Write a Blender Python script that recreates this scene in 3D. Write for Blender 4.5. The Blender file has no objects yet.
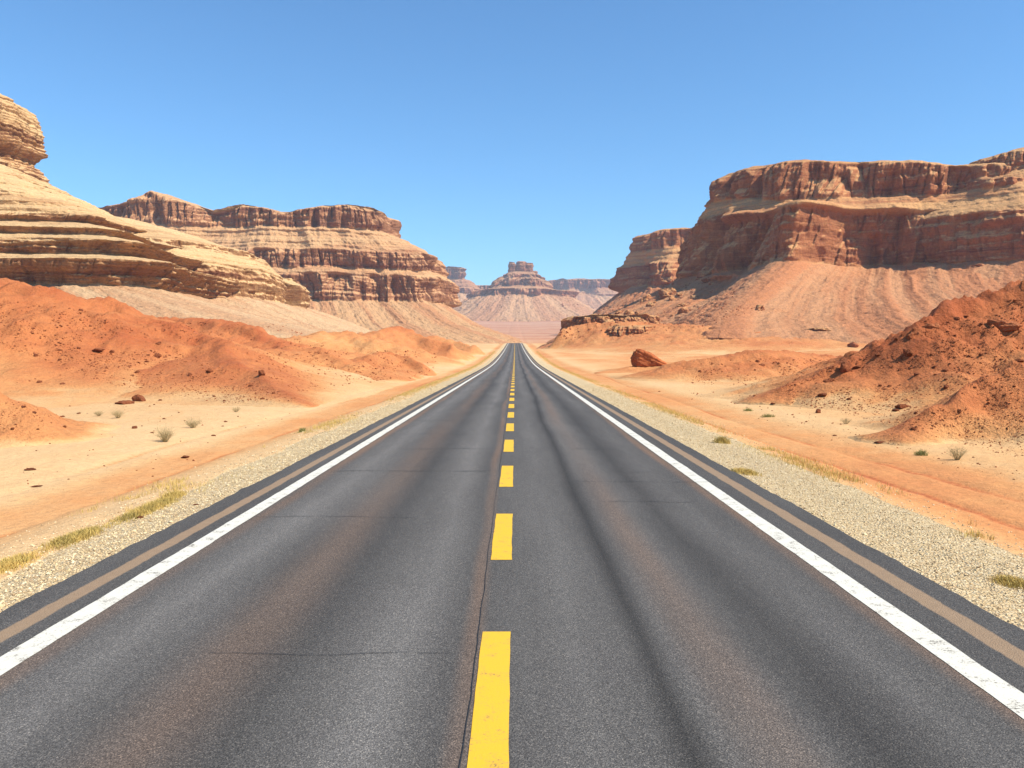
import bpy, math, random
import numpy as np
from math import radians

# ---------------------------------------------------------------- camera, light, exposure
F = 853.0            # focal length in pixels of a 1024 px wide picture
CH = 2.3             # camera height
VX, VY = 515.0, 352.0
sc = bpy.context.scene
cd = bpy.data.cameras.new('camera'); cam = bpy.data.objects.new('camera', cd)
sc.collection.objects.link(cam); sc.camera = cam
cam.location = (0, 0, CH); cam.rotation_euler = (radians(90), 0, 0)
cd.sensor_width = 36; cd.lens = F/1024*36
cd.shift_x = (512-VX)/1024; cd.shift_y = (VY-384)/1024
cd.clip_start = 0.1; cd.clip_end = 30000
SUN_EL, SUN_AZ = 47.0, 112.0      # azimuth clockwise from +Y
sd = (math.sin(radians(SUN_AZ))*math.cos(radians(SUN_EL)), math.cos(radians(SUN_AZ))*math.cos(radians(SUN_EL)), math.sin(radians(SUN_EL)))
w = bpy.data.worlds.new('World'); sc.world = w; w.use_nodes = True
wn = w.node_tree; bg = wn.nodes['Background']; sky = wn.nodes.new('ShaderNodeTexSky')
sky.sky_type = 'NISHITA'; sky.sun_disc = False
sky.sun_elevation = radians(SUN_EL); sky.sun_rotation = radians(SUN_AZ)
sky.air_density = 1.0; sky.dust_density = 0.4; sky.ozone_density = 2.0; sky.altitude = 600
tint = wn.nodes.new('ShaderNodeMix'); tint.data_type = 'RGBA'; tint.blend_type = 'MULTIPLY'; tint.inputs[0].default_value = 1
tint.inputs[7].default_value = (0.52, 0.90, 1.12, 1); wn.links.new(sky.outputs[0], tint.inputs[6]); wn.links.new(tint.outputs[2], bg.inputs[0]); bg.inputs[1].default_value = 0.115
sl = bpy.data.lights.new('sun', 'SUN'); sun = bpy.data.objects.new('sun', sl); sc.collection.objects.link(sun)
sl.energy = 5.0; sl.angle = radians(0.5); sl.color = (1.0, 0.935, 0.80)
from mathutils import Vector
sun.rotation_euler = Vector(sd).to_track_quat('Z', 'Y').to_euler()
sun.location = (0, 0, 300)
sc.view_settings.view_transform = 'Standard'; sc.view_settings.look = 'None'
sc.view_settings.exposure = 0.62; sc.view_settings.gamma = 1
sc.cycles.volume_bounces = 0

# ---------------------------------------------------------------- numpy noise
rs = np.random.RandomState(7)
PERM = np.concatenate([rs.permutation(256)]*3)
GR = rs.normal(size=(256, 3)); GR /= np.linalg.norm(GR, axis=1)[:, None]; GR = GR.astype(np.float32)
def noise(x, y, z=0.0):
    x, y, z = np.broadcast_arrays(np.asarray(x, np.float32), np.asarray(y, np.float32), np.asarray(z, np.float32))
    xi = np.floor(x).astype(np.int32); yi = np.floor(y).astype(np.int32); zi = np.floor(z).astype(np.int32)
    fx, fy, fz = x-xi, y-yi, z-zi
    xi &= 255; yi &= 255; zi &= 255
    u, v, w_ = [t*t*t*(t*(t*6-15)+10) for t in (fx, fy, fz)]
    def g(a, b, c):
        h = PERM[PERM[PERM[(xi+a) & 255]+((yi+b) & 255)]+((zi+c) & 255)]
        q = GR[h]
        return q[..., 0]*(fx-a)+q[..., 1]*(fy-b)+q[..., 2]*(fz-c)
    x00 = g(0,0,0)*(1-u)+g(1,0,0)*u; x10 = g(0,1,0)*(1-u)+g(1,1,0)*u
    x01 = g(0,0,1)*(1-u)+g(1,0,1)*u; x11 = g(0,1,1)*(1-u)+g(1,1,1)*u
    return ((x00*(1-v)+x10*v)*(1-w_)+(x01*(1-v)+x11*v)*w_)*1.5
def fbm(x, y, z=0.0, o=4, g=0.5):
    s = 0; a = 1
    for i in range(o):
        s = s+a*noise(np.asarray(x)*2**i+13.7*i, np.asarray(y)*2**i+7.1*i, np.asarray(z)*2**i+3.3*i); a *= g
    return s
def ridged(x, y, z=0.0, o=3):
    s = 0; a = 1
    for i in range(o):
        s = s+a*(1-2*np.abs(noise(np.asarray(x)*2**i+5.7*i, np.asarray(y)*2**i+9.1*i, np.asarray(z)*2**i))); a *= 0.5
    return s/1.75
def sstep(a, b, x):
    t = np.clip((x-a)/(b-a), 0, 1); return t*t*(3-2*t)

# ---------------------------------------------------------------- object helpers
COL = sc.collection
def tag(o, label=None, cat=None, group=None, kind=None):
    if label: o['label'] = label
    if cat: o['category'] = cat
    if group: o['group'] = group
    if kind: o['kind'] = kind
    return o
def mesh_np(name, co, faces, mat, attrs=None, smooth=True):
    me = bpy.data.meshes.new(name)
    co = np.asarray(co, np.float32).reshape(-1, 3); faces = np.asarray(faces, np.int32)
    n, k = faces.shape
    me.vertices.add(len(co)); me.vertices.foreach_set('co', co.ravel())
    me.loops.add(n*k); me.loops.foreach_set('vertex_index', faces.ravel())
    me.polygons.add(n); me.polygons.foreach_set('loop_start', np.arange(0, n*k, k, dtype=np.int32))
    me.polygons.foreach_set('loop_total', np.full(n, k, np.int32))
    me.polygons.foreach_set('use_smooth', np.full(n, smooth))
    me.update(calc_edges=True)
    for an, av in (attrs or {}).items():
        a = me.attributes.new(an, 'FLOAT', 'POINT'); a.data.foreach_set('value', np.asarray(av, np.float32).ravel())
    me.materials.append(mat)
    return me
def obj(name, me, parent=None, loc=(0, 0, 0)):
    o = bpy.data.objects.new(name, me); COL.objects.link(o); o.location = loc
    if parent: o.parent = parent
    return o
def gridfaces(nr, nc, wrap=False):
    i = np.arange(nr-1)[:, None]; j = np.arange(nc if wrap else nc-1)[None, :]
    j2 = (j+1) % nc
    return np.stack([i*nc+j, i*nc+j2, (i+1)*nc+j2, (i+1)*nc+j], -1).reshape(-1, 4)
def X(px, D): return (px-VX)*D/F
def Z(py, D): return CH+(VY-py)*D/F

# ---------------------------------------------------------------- materials
class NT:
    def __init__(s, name):
        s.m = bpy.data.materials.new(name); s.m.use_nodes = True; s.t = s.m.node_tree
        s.b = s.t.nodes['Principled BSDF']; s.b.inputs['Roughness'].default_value = 0.9
        s.b.inputs['Specular IOR Level'].default_value = 0.15
    def n(s, ty, **kw):
        q = s.t.nodes.new(ty)
        for k, v in kw.items(): setattr(q, k, v)
        return q
    def put(s, sock, v):
        if isinstance(v, bpy.types.NodeSocket): s.t.links.new(v, sock)
        elif v is not None:
            if isinstance(v, (tuple, list)) and len(v) == 3 and sock.type == 'RGBA': v = (*v, 1)
            sock.default_value = v
    def math(s, op, a, b=None, c=None, clamp=False):
        q = s.n('ShaderNodeMath', operation=op, use_clamp=clamp); s.put(q.inputs[0], a); s.put(q.inputs[1], b)
        if c is not None: s.put(q.inputs[2], c)
        return q.outputs[0]
    def mix(s, f, a, b, mode='MIX'):
        q = s.n('ShaderNodeMix', data_type='RGBA', blend_type=mode); s.put(q.inputs[0], f); s.put(q.inputs[6], a); s.put(q.inputs[7], b)
        return q.outputs[2]
    def pos(s):
        return s.n('ShaderNodeNewGeometry').outputs['Position']
    def vec(s, v, sc_=(1, 1, 1), loc=(0, 0, 0)):
        q = s.n('ShaderNodeMapping'); s.put(q.inputs[0], v); q.inputs[3].default_value = sc_; q.inputs[1].default_value = loc
        return q.outputs[0]
    def noise(s, v, scale=1, detail=4, rough=0.55, dist=0):
        q = s.n('ShaderNodeTexNoise'); s.put(q.inputs['Vector'], v); q.inputs['Scale'].default_value = scale
        q.inputs['Detail'].default_value = detail; q.inputs['Roughness'].default_value = rough; q.inputs['Distortion'].default_value = dist
        return q.outputs['Fac']
    def vor(s, v, scale, feature='F1', out='Distance', rnd=1.0):
        q = s.n('ShaderNodeTexVoronoi', feature=feature); s.put(q.inputs['Vector'], v); q.inputs['Scale'].default_value = scale
        q.inputs['Randomness'].default_value = rnd
        return q.outputs[out]
    def step(s, x, a, b, lo=0.0, hi=1.0):
        q = s.n('ShaderNodeMapRange', interpolation_type='SMOOTHSTEP'); s.put(q.inputs[0], x)
        for i, v in enumerate((a, b, lo, hi)): q.inputs[i+1].default_value = v
        return q.outputs[0]
    def ramp(s, x, stops, interp='LINEAR'):
        q = s.n('ShaderNodeValToRGB'); e = q.color_ramp; e.interpolation = interp
        e.elements[0].position = stops[0][0]; e.elements[0].color = (*stops[0][1], 1)
        e.elements[1].position = stops[-1][0]; e.elements[1].color = (*stops[-1][1], 1)
        for p, c in stops[1:-1]:
            k = e.elements.new(p); k.color = (*c, 1)
        s.put(q.inputs[0], x); return q.outputs[0]
    def attr(s, name):
        return s.n('ShaderNodeAttribute', attribute_name=name).outputs['Fac']
    def xyz(s, v):
        q = s.n('ShaderNodeSeparateXYZ'); s.put(q.inputs[0], v); return q.outputs
    def bump(s, h, dist=1.0, strength=1.0, prev=None):
        q = s.n('ShaderNodeBump'); s.put(q.inputs['Height'], h); q.inputs['Distance'].default_value = dist
        q.inputs['Strength'].default_value = strength
        if prev is not None: s.put(q.inputs['Normal'], prev)
        return q.outputs[0]
    def done(s, col, normal=None, rough=None):
        s.put(s.b.inputs['Base Color'], col)
        if normal is not None: s.put(s.b.inputs['Normal'], normal)
        if rough is not None: s.put(s.b.inputs['Roughness'], rough)
        return s.m

def rock_material(name, pale, mid, dark, talus, talus2, unit=1.0, dust=0.75, band=1.0):
    """layered sandstone; unit = metres of one pixel-sized detail at this distance"""
    t = NT(name); p = t.pos()
    big = t.noise(t.vec(p, (0.012/unit,)*3), 1, 3)
    pw = t.n('ShaderNodeVectorMath', operation='ADD'); t.put(pw.inputs[0], p)
    cx = t.n('ShaderNodeCombineXYZ'); t.put(cx.inputs[2], t.math('MULTIPLY', big, 9*unit)); t.put(pw.inputs[1], cx.outputs[0])
    P = pw.outputs[0]
    s1 = t.noise(t.vec(P, (0.006/unit, 0.006/unit, 0.20/unit)), 1, 3, 0.6)
    s2 = t.noise(t.vec(P, (0.03/unit, 0.03/unit, 1.2/unit)), 1, 4, 0.7)
    s = t.math('ADD', t.math('MULTIPLY', s1, 0.7), t.math('MULTIPLY', s2, 0.3))
    dk = tuple(a*(1-band*0.45)+b*band*0.45 for a, b in zip(mid, dark))
    # bare faces are redder than the dusty ledges
    bare = t.ramp(s, [(0.36, dark), (0.44, dk), (0.5, mid), (0.55, dk), (0.66, tuple(a*0.5+b*0.5 for a, b in zip(mid, pale)))])
    soft = t.ramp(t.math('ADD', t.math('MULTIPLY', s1, 0.5), t.math('MULTIPLY', s2, 0.5)), [(0.36, tuple(a*0.7+b*0.3 for a, b in zip(mid, dark))), (0.45, tuple(a*0.4+b*0.6 for a, b in zip(mid, pale))), (0.55, pale), (0.66, tuple(a*1.08 for a in pale))])  # colour beds; the darkest tone also paints in shadow missing along the ledges
    cl = t.attr('cliff'); nz = t.xyz(t.n('ShaderNodeNewGeometry').outputs['Normal'])[2]
    fine = t.noise(p, 0.9/unit, 5, 0.65); blo = t.noise(p, 0.09/unit, 4, 0.6)
    nzz = t.math('ADD', nz, t.math('MULTIPLY', t.math('SUBTRACT', fine, 0.5), 0.35))
    d = t.step(nzz, 0.30, 0.70, 0, dust)
    d2 = t.math('MAXIMUM', d, t.math('MULTIPLY', t.math('SUBTRACT', 1.0, cl), dust))
    c = t.mix(d2, bare, soft)
    c = t.mix(t.math('MULTIPLY', t.step(blo, 0.5, 0.7, 0, 0.5), cl), c, dark)
    # dark weather stains running down the faces
    stn = t.noise(t.vec(p, (0.35/unit, 0.35/unit, 0.02/unit)), 1, 4, 0.6)
    c = t.mix(t.math('MULTIPLY', t.step(stn, 0.52, 0.66, 0, 0.45), cl), c, dark)
    zn = t.attr('zone'); sk = t.attr('streak')
    g = t.noise(t.vec(p, (0.05/unit, 0.05/unit, 0.02/unit)), 1, 5, 0.6, 0.4)
    tc = t.mix(t.step(t.math('ADD', t.math('MULTIPLY', g, 0.2), t.math('MULTIPLY', sk, 0.8)), 0.30, 0.72), talus, talus2)
    tc = t.mix(t.step(blo, 0.5, 0.75, 0, 0.45), tc, tuple(a*0.8 for a in talus))
    c = t.mix(zn, c, tc)
    sp = t.noise(p, 1.3/unit, 5, 0.75)
    c = t.mix(t.step(sp, 0.57, 0.66, 0, 0.5), c, tuple(a*0.5+b*0.3 for a, b in zip(dark, mid)))
    c = t.mix(1.0, c, t.ramp(fine, [(0.3, (0.78,)*3), (0.7, (1.2, 1.17, 1.12))]), 'MULTIPLY')
    inv = t.math('SUBTRACT', 1.0, t.math('MULTIPLY', zn, 0.9))
    hh = t.math('MULTIPLY', s2, t.math('MULTIPLY', inv, t.math('SUBTRACT', 1.0, t.math('MULTIPLY', d2, 0.8))))
    b1 = t.bump(hh, 2.2*unit*band, 0.9)
    b2 = t.bump(t.noise(p, 0.45/unit, 6, 0.68), 1.9*unit, 0.8, b1)
    b3 = t.bump(t.math('MULTIPLY', sk, zn), 2.0*unit, 0.7, b2)
    return t.done(c, b3)

PALE = (0.52, 0.335, 0.165); MIDP = (0.40, 0.20, 0.085); DRK = (0.17, 0.055, 0.022)
M_left = rock_material('pale_sandstone', (0.60, 0.41, 0.21), (0.44, 0.23, 0.10), (0.19, 0.065, 0.03), (0.46, 0.26, 0.14), (0.53, 0.345, 0.195), 0.6, 0.95, 1.0)
M_far = rock_material('banded_sandstone', (0.56, 0.34, 0.17), (0.43, 0.20, 0.095), (0.23, 0.085, 0.045), (0.44, 0.215, 0.105), (0.49, 0.285, 0.145), 1.2, 0.9, 0.9)
M_right = rock_material('red_sandstone', (0.56, 0.32, 0.14), (0.42, 0.165, 0.068), (0.22, 0.062, 0.03), (0.44, 0.18, 0.08), (0.46, 0.225, 0.11), 0.8, 0.9, 0.6)
M_butte = rock_material('hazy_sandstone', (0.48, 0.27, 0.14), (0.34, 0.13, 0.06), (0.15, 0.05, 0.03), (0.44, 0.22, 0.115), (0.49, 0.28, 0.15), 4.0, 0.8, 0.8)

# near ground: attributes red (0 sand .. 1 red earth), grav (gravel amount)
def earth_material():
    t = NT('desert_earth'); p = t.pos(); rg = t.attr('rough'); x, y, z = t.xyz(p)
    n1 = t.noise(p, 0.06, 5, 0.6); n2 = t.noise(p, 0.7, 5, 0.65); n3 = t.noise(p, 6, 5, 0.7); n4 = t.noise(p, 38, 3, 0.7)
    red = t.attr('red')
    r = t.math('ADD', red, t.math('MULTIPLY', t.math('SUBTRACT', n1, 0.5), 0.9))
    r = t.math('ADD', r, t.math('MULTIPLY', t.math('SUBTRACT', n2, 0.5), 0.35))
    c = t.ramp(r, [(0.0, (0.62, 0.40, 0.20)), (0.3, (0.58, 0.33, 0.145)), (0.5, (0.56, 0.255, 0.095)), (0.75, (0.50, 0.18, 0.064)), (1.0, (0.37, 0.10, 0.036))])
    # dirt crumbs
    cr = t.step(t.math('ADD', t.math('MULTIPLY', n3, 0.7), t.math('MULTIPLY', n4, 0.3)), 0.60, 0.68, 0, 1)
    c = t.mix(t.math('MULTIPLY', cr, t.math('ADD', t.math('MULTIPLY', rg, 0.5), 0.06)), c, (0.22, 0.055, 0.02))
    c = t.mix(1.0, c, t.ramp(n3, [(0.3, (0.86,)*3), (0.7, (1.12,)*3)]), 'MULTIPLY')
    # gravel
    gr = t.math('ADD', t.attr('grav'), t.math('MULTIPLY', t.math('SUBTRACT', n2, 0.5), 0.7))
    v = t.vor(p, 34, out='Color'); vs = t.xyz(v)[0]
    vd = t.vor(p, 34)
    gc = t.ramp(vs, [(0.0, (0.38, 0.26, 0.14)), (0.35, (0.56, 0.41, 0.22)), (0.8, (0.64, 0.49, 0.29)), (1.0, (0.68, 0.57, 0.38))])
    gc = t.mix(t.step(vd, 0.5, 0.8, 0, 0.5), gc, (0.36, 0.23, 0.12))
    gm = t.step(gr, 0.42, 0.6)
    c = t.mix(gm, c, gc)
    fp = t.attr('farp')
    c = t.mix(fp, c, t.mix(t.step(t.noise(t.vec(p, (0.004, 0.02, 0.01)), 1, 4), 0.42, 0.6), (0.47, 0.26, 0.16), (0.40, 0.175, 0.10)))
    h = t.math('ADD', t.math('MULTIPLY', n3, 0.05), t.math('MULTIPLY', n4, 0.012))
    near = t.bump(h, 1.0, 0.9)
    b2 = t.bump(t.math('MULTIPLY', t.math('SUBTRACT', 1.0, vd), gm), 0.03, 0.9, near)
    b3 = t.bump(t.math('MULTIPLY', t.noise(p, 1.4, 6, 0.7), t.math('ADD', t.math('MULTIPLY', rg, 0.9), 0.08)), 0.45, 0.8, b2)
    return t.done(c, b3)
M_earth = earth_material()

def simple(name, c1, c2, sc_=5, bump=0.02, rough=0.9, dark=None):
    t = NT(name); tc = t.n('ShaderNodeTexCoord').outputs['Object']
    n1 = t.noise(tc, sc_, 5, 0.65)
    c = t.ramp(n1, [(0.3, c1), (0.7, c2)])
    if dark: c = t.mix(t.step(t.noise(tc, sc_*3, 3), 0.58, 0.66, 0, 0.7), c, dark)
    return t.done(c, t.bump(t.noise(tc, sc_*1.5, 6, 0.7), bump, 1.0), rough)
M_stone = simple('red_stone', (0.22, 0.06, 0.025), (0.42, 0.14, 0.055), 2.5, 0.25)
M_boulder = simple('rust_boulder', (0.30, 0.075, 0.025), (0.46, 0.14, 0.045), 1.2, 0.25, 0.9, (0.2, 0.05, 0.02))

# ---------------------------------------------------------------- terrain functions
RT = np.array([(-300, 0), (0, 0), (112, 0.0), (150, 0.15), (186, .62), (260, 1.9), (350, 3.9), (430, 5.9), (500, 7.6), (540, 7.9), (590, 7.6), (640, 8.3), (700, 10.8), (1000, 24), (1600, 53), (2500, 98), (3500, 150), (5000, 165), (12000, 170)])
_t = np.arange(-300, 12001.0); _r = np.interp(_t, RT[:, 0], RT[:, 1]); _k = np.exp(-0.5*(np.arange(-40, 41)/14.0)**2); _k /= _k.sum()
_r = np.convolve(np.pad(_r, 40, 'edge'), _k, 'valid')
def road_z(y): return np.interp(y, _t, _r)
def cx_road(y): return 0.0*y
EL, ER = -4.56, 4.20                      # paved edges
def ground_z(x, y):
    x = np.asarray(x, float); y = np.asarray(y, float)
    z = road_z(y)
    e = np.maximum(np.where(x < 0, EL-x, x-ER), 0)      # distance from pavement
    z = z-0.03-0.05*sstep(0.0, 0.7, e)-0.22*sstep(1.0, 3.2, e)+0.12*sstep(3.5, 7, e)
    z = z+sstep(4, 30, e)*(0.55*fbm(x/23, y/23, 2.2, 4)+0.10*fbm(x/4, y/4, 5.2, 3))
    z = z+sstep(0.3, 2, e)*0.025*fbm(x/0.8, y/0.8, 1.2, 3)
    z = z+0.018*np.maximum(e-25, 0)+sstep(100, 900, e)*8*fbm(x/240, y/240, 8.2, 3)
    # wheel ruts of the dirt track
    for tx in (-7.3, -9.0, 7.0, 8.7):
        z = z-0.035*np.exp(-((x-tx-0.35*np.sin(y/17+tx)-0.2*np.sin(y/6.1))/0.16)**2)
    return z
HILLS = []
def hill(name, crest, widths, p=1.35, rough=1.0, red=0.8, back=1.0, res=0.3, scarp=0.0, seed=0, redlow=None):
    pts = np.array([(X(a, D), D, Z(b, D)) for a, b, D in crest], float)
    rel = pts[:, 2]-ground_z(pts[:, 0], pts[:, 1])
    if np.isscalar(widths): widths = [widths]*len(pts)
    # densify with smooth interpolation
    u = np.arange(len(pts)); uu = np.linspace(0, len(pts)-1, (len(pts)-1)*10+1)
    def sm(a):
        v = np.interp(uu, u, a); k = np.ones(7)/7
        return np.convolve(np.pad(v, 3, 'edge'), k, 'valid')
    wl_ = np.array(widths, float)
    wl_ = np.minimum(wl_, np.maximum(np.abs(pts[:, 0])-((11.2 if name.startswith('right') else 9.6) if pts[0, 0] > 0 else 8.0), 1.8)/1.05)
    widths = wl_
    H = dict(name=name, P=np.stack([sm(pts[:, 0]), sm(pts[:, 1])], -1), h=np.maximum(sm(rel), 0.2), w=sm(np.array(widths, float)),
             p=p, rough=rough, red=red, back=back, res=res, scarp=scarp, seed=seed, redlow=redlow)
    HILLS.append(H)
def hill_h(H, x, y):
    """height of the hill above the plain ground and the relative distance from its crest"""
    sd_ = H['seed']*17.3; hm = H['h'].max()
    wv = H['w'].mean()
    xx = x+0.16*wv*fbm(x/wv*1.3, y/wv*1.3, sd_, 4); yy = y+0.16*wv*fbm(x/wv*1.3+40, y/wv*1.3, sd_, 4)
    best = np.full(x.shape, -1e9); bt = np.ones(x.shape)*9
    P, h, w_ = H['P'], H['h'], H['w']
    for i in range(len(P)-1):
        a, b = P[i], P[i+1]; d = b-a; L2 = (d**2).sum()+1e-9
        s = np.clip(((xx-a[0])*d[0]+(yy-a[1])*d[1])/L2, 0, 1)
        dx = xx-(a[0]+s*d[0]); dy = yy-(a[1]+s*d[1])
        ww = w_[i]+(w_[i+1]-w_[i])*s; hh = h[i]+(h[i+1]-h[i])*s
        wb = ww*np.where(dy > 0, H['back'], 1.0)
        tt = np.sqrt((dx*dx+dy*dy)/(wb*wb)+0.0016)-0.04
        v = np.where(tt < 1, hh*np.clip(1-tt, 0, 1)**H['p'], -(tt-1)*hm*0.8)
        if H['scarp'] > 0: v = v-H['scarp']*hh*sstep(0.03, 0.08, tt)*(tt < 1)*(1-tt)
        m = v > best; best = np.where(m, v, best); bt = np.where(m, tt, bt)
    k = np.clip(best/hm, 0, 1)
    gul = ridged(x/(wv*0.33), y/(wv*0.33), sd_+3, 3)
    amp = sstep(0.0, 0.4, k)
    best = best*sstep(7.2, 10.5, np.abs(x))-0.6*(1-sstep(7.2, 10.0, np.abs(x)))+amp*hm*0.045*H['rough']*(gul-0.35)+amp*0.22*H['rough']*fbm(x/1.9, y/1.9, sd_, 4, 0.6)*min(1.6, hm/3)
    best = best+H['rough']*amp*0.07*fbm(x/0.9, y/0.9, sd_+4, 3, 0.7)+H['rough']*amp*0.12*np.maximum(fbm(x/0.55, y/0.55, sd_+9, 3, 0.6), 0)
    return best, bt
# crest points are (pixel column, pixel row, distance)
hill('left_dune', [(-260, 262, 80), (-120, 270, 74), (0, 283, 66), (60, 290, 66), (105, 303, 67), (128, 319, 65), (160, 337, 60), (200, 353, 54), (250, 379, 47), (305, 401, 41.5)],
     [34, 34, 33, 29, 25, 21, 19, 17, 12, 5], p=1.5, rough=1.0, red=0.86, seed=1, res=0.22, redlow=0.28, scarp=0.05)
hill('left_mound', [(-150, 372, 27), (-40, 388, 26), (0, 396, 25), (35, 412, 24.5)], [4.5, 4, 3.4, 2], seed=2, red=0.75, res=0.12)
hill('red_ridge', [(120, 319, 126), (170, 319, 122), (215, 321, 118), (255, 328, 113), (290, 346, 106)], [30, 30, 28, 24, 14], p=1.2, seed=3, red=0.85, scarp=0.12, redlow=0.55)
hill('dune', [(235, 358, 78), (262, 350, 80), (300, 346, 84), (325, 352, 82), (352, 369, 76)], [10, 14, 16, 13, 8], seed=4, red=0.8, res=0.22)
hill('dune', [(352, 364, 93), (378, 353, 97), (395, 351, 99), (412, 358, 97), (434, 371, 92)], [12, 16, 16, 13, 8], seed=5, red=0.78, res=0.25)
hill('dune', [(352, 338, 190), (378, 329, 195), (400, 326, 200), (425, 337, 195), (455, 346, 185)], [26, 38, 38, 30, 18], seed=6, red=0.75, res=0.5)
hill('dune', [(400, 342, 262), (430, 335, 265), (452, 340, 262), (478, 347, 250)], [24, 34, 30, 15], seed=7, red=0.7, res=0.6)
hill('dune', [(285, 338, 150), (325, 331, 158), (350, 333, 158), (375, 343, 150)], [20, 32, 30, 20], seed=8, red=0.62, res=0.45, rough=1.3)
hill('right_red_hill', [(1330, 240, 50), (1160, 258, 47), (1040, 279, 45), (990, 289, 44.5), (935, 306, 44), (893, 329, 43.5), (852, 352, 43), (806, 378, 42), (780, 392, 41)],
     [30, 30, 29, 27, 24, 20, 16, 9, 3], p=1.25, rough=1.7, red=0.92, seed=9, res=0.2, scarp=0.06, redlow=0.62)
hill('right_red_hill', [(1180, 330, 27), (1060, 355, 26), (1010, 372, 25.5), (955, 398, 25), (900, 420, 24.5)], [11, 10, 9, 7, 4], seed=10, red=0.9, res=0.12, rough=1.1, redlow=0.6)
hill('dune', [(688, 368, 78), (715, 357, 80), (745, 350, 82), (790, 352, 85), (850, 358, 88), (910, 352, 90)], [10, 15, 18, 18, 18, 18], seed=11, red=0.84, res=0.22, redlow=0.5)
hill('dune', [(600, 374, 100), (640, 365, 106), (690, 362, 112), (750, 362, 118)], [8, 13, 16, 18], seed=12, red=0.62, res=0.3)
hill('red_slope', [(556, 330, 330), (575, 324, 335), (620, 322, 332), (680, 324, 322), (740, 332, 300)], [30, 52, 75, 90, 80], p=1.35, seed=13, red=0.72, res=0.8, rough=1.6)

def all_z(x, y):
    x = np.asarray(x, float); y = np.asarray(y, float)
    g = ground_z(x, y); m = g.copy()
    for H in HILLS:
        P = H['P']; r = H['w'].max()*1.3*max(1, H['back'])
        k = (x > P[:, 0].min()-r) & (x < P[:, 0].max()+r) & (y > P[:, 1].min()-r) & (y < P[:, 1].max()+r)
        if k.any():
            h, _ = hill_h(H, x[k], y[k]); m[k] = np.maximum(m[k], g[k]+h)
    return m
def hit(px, py, dmax=400.0):
    """where the ray through a pixel meets the terrain (arrays)"""
    px = np.atleast_1d(np.asarray(px, float)); py = np.atleast_1d(np.asarray(py, float))
    Ds = np.exp(np.linspace(np.log(4), np.log(dmax), 420))
    xs = (px[:, None]-VX)/F*Ds; zs = CH+(VY-py[:, None])/F*Ds; ys = np.broadcast_to(Ds, xs.shape)
    g = all_z(xs.ravel(), ys.ravel()).reshape(xs.shape)
    b = g > zs; i = np.where(b.any(1), b.argmax(1), len(Ds)-1); k = np.arange(len(px))
    i0 = np.maximum(i-1, 0); a = (zs-g)[k, i0]; c = (zs-g)[k, i]; s = np.clip(a/(a-c+1e-9), 0, 1)
    D = Ds[i0]+(Ds[i]-Ds[i0])*s
    return np.stack([(px-VX)/F*D, D], -1), b.any(1)

# ---------------------------------------------------------------- ground sheet
def build_ground():
    ang = np.concatenate([np.linspace(-180, -42, 90, endpoint=False), np.linspace(-42, 42, 1150), np.linspace(42, 180, 90)[1:-1]])
    ang = np.radians(ang)
    rad = np.exp(np.linspace(np.log(1.2), np.log(12000), 760))
    A, R = np.meshgrid(ang, rad); x = R*np.sin(A); y = R*np.cos(A)
    z = ground_z(x, y)
    z = z-0.35*sstep(0.05, 0.35, np.minimum(x-EL, ER-x))*(y < 662)
    e = np.maximum(np.where(x < 0, EL-x, x-ER), 0)
    wl = 1.1+0.35*fbm(y/6, x*0, 4.4, 3)
    wr = 1.75+0.3*fbm(y/6, x*0, 9.4, 3)
    grav = 1-sstep(-0.25, 0.35, e-np.where(x < 0, wl, wr))
    # orange band of the dirt track and red earth further off
    red = 0.12+0.36*np.exp(-((e-np.where(x < 0, 3.1, 3.9))/np.where(x < 0, 1.1, 1.9))**4)
    red += sstep(5, 12, e)*np.where(x > 0, 0.30, 0.02)+sstep(20, 80, e)*0.12
    red += 0.12*fbm(x/9, y/30, 3.3, 3)
    for tx in (-7.3, -9.0, 7.0, 8.7):
        xr = x-tx-0.35*np.sin(y/17+tx)-0.2*np.sin(y/6.1)
        red += 0.38*np.exp(-(xr/0.07)**2)*sstep(-0.3, 0.3, fbm(y/5, x*0+tx, 6.6, 3)+0.1)*(y > 0)*(y < 120)
    wash = np.abs(fbm(x/14, y/26, 12.1, 3)); red += 0.16*np.exp(-(wash/0.02)**2)*sstep(6, 9, e)
    farp = sstep(380, 900, R)
    # edges on the far side are never visible below the horizon
    me = mesh_np('ground', np.stack([x, y, z], -1), gridfaces(len(rad), len(ang), True)[:, ::-1], M_earth, dict(red=red, grav=grav, farp=farp, rough=0.05+0.25*sstep(6, 20, e)))
    tag(obj('ground', me), kind='structure')
    c = np.stack([1.2*np.sin(ang), 1.2*np.cos(ang)], -1)
build_ground()

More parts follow.
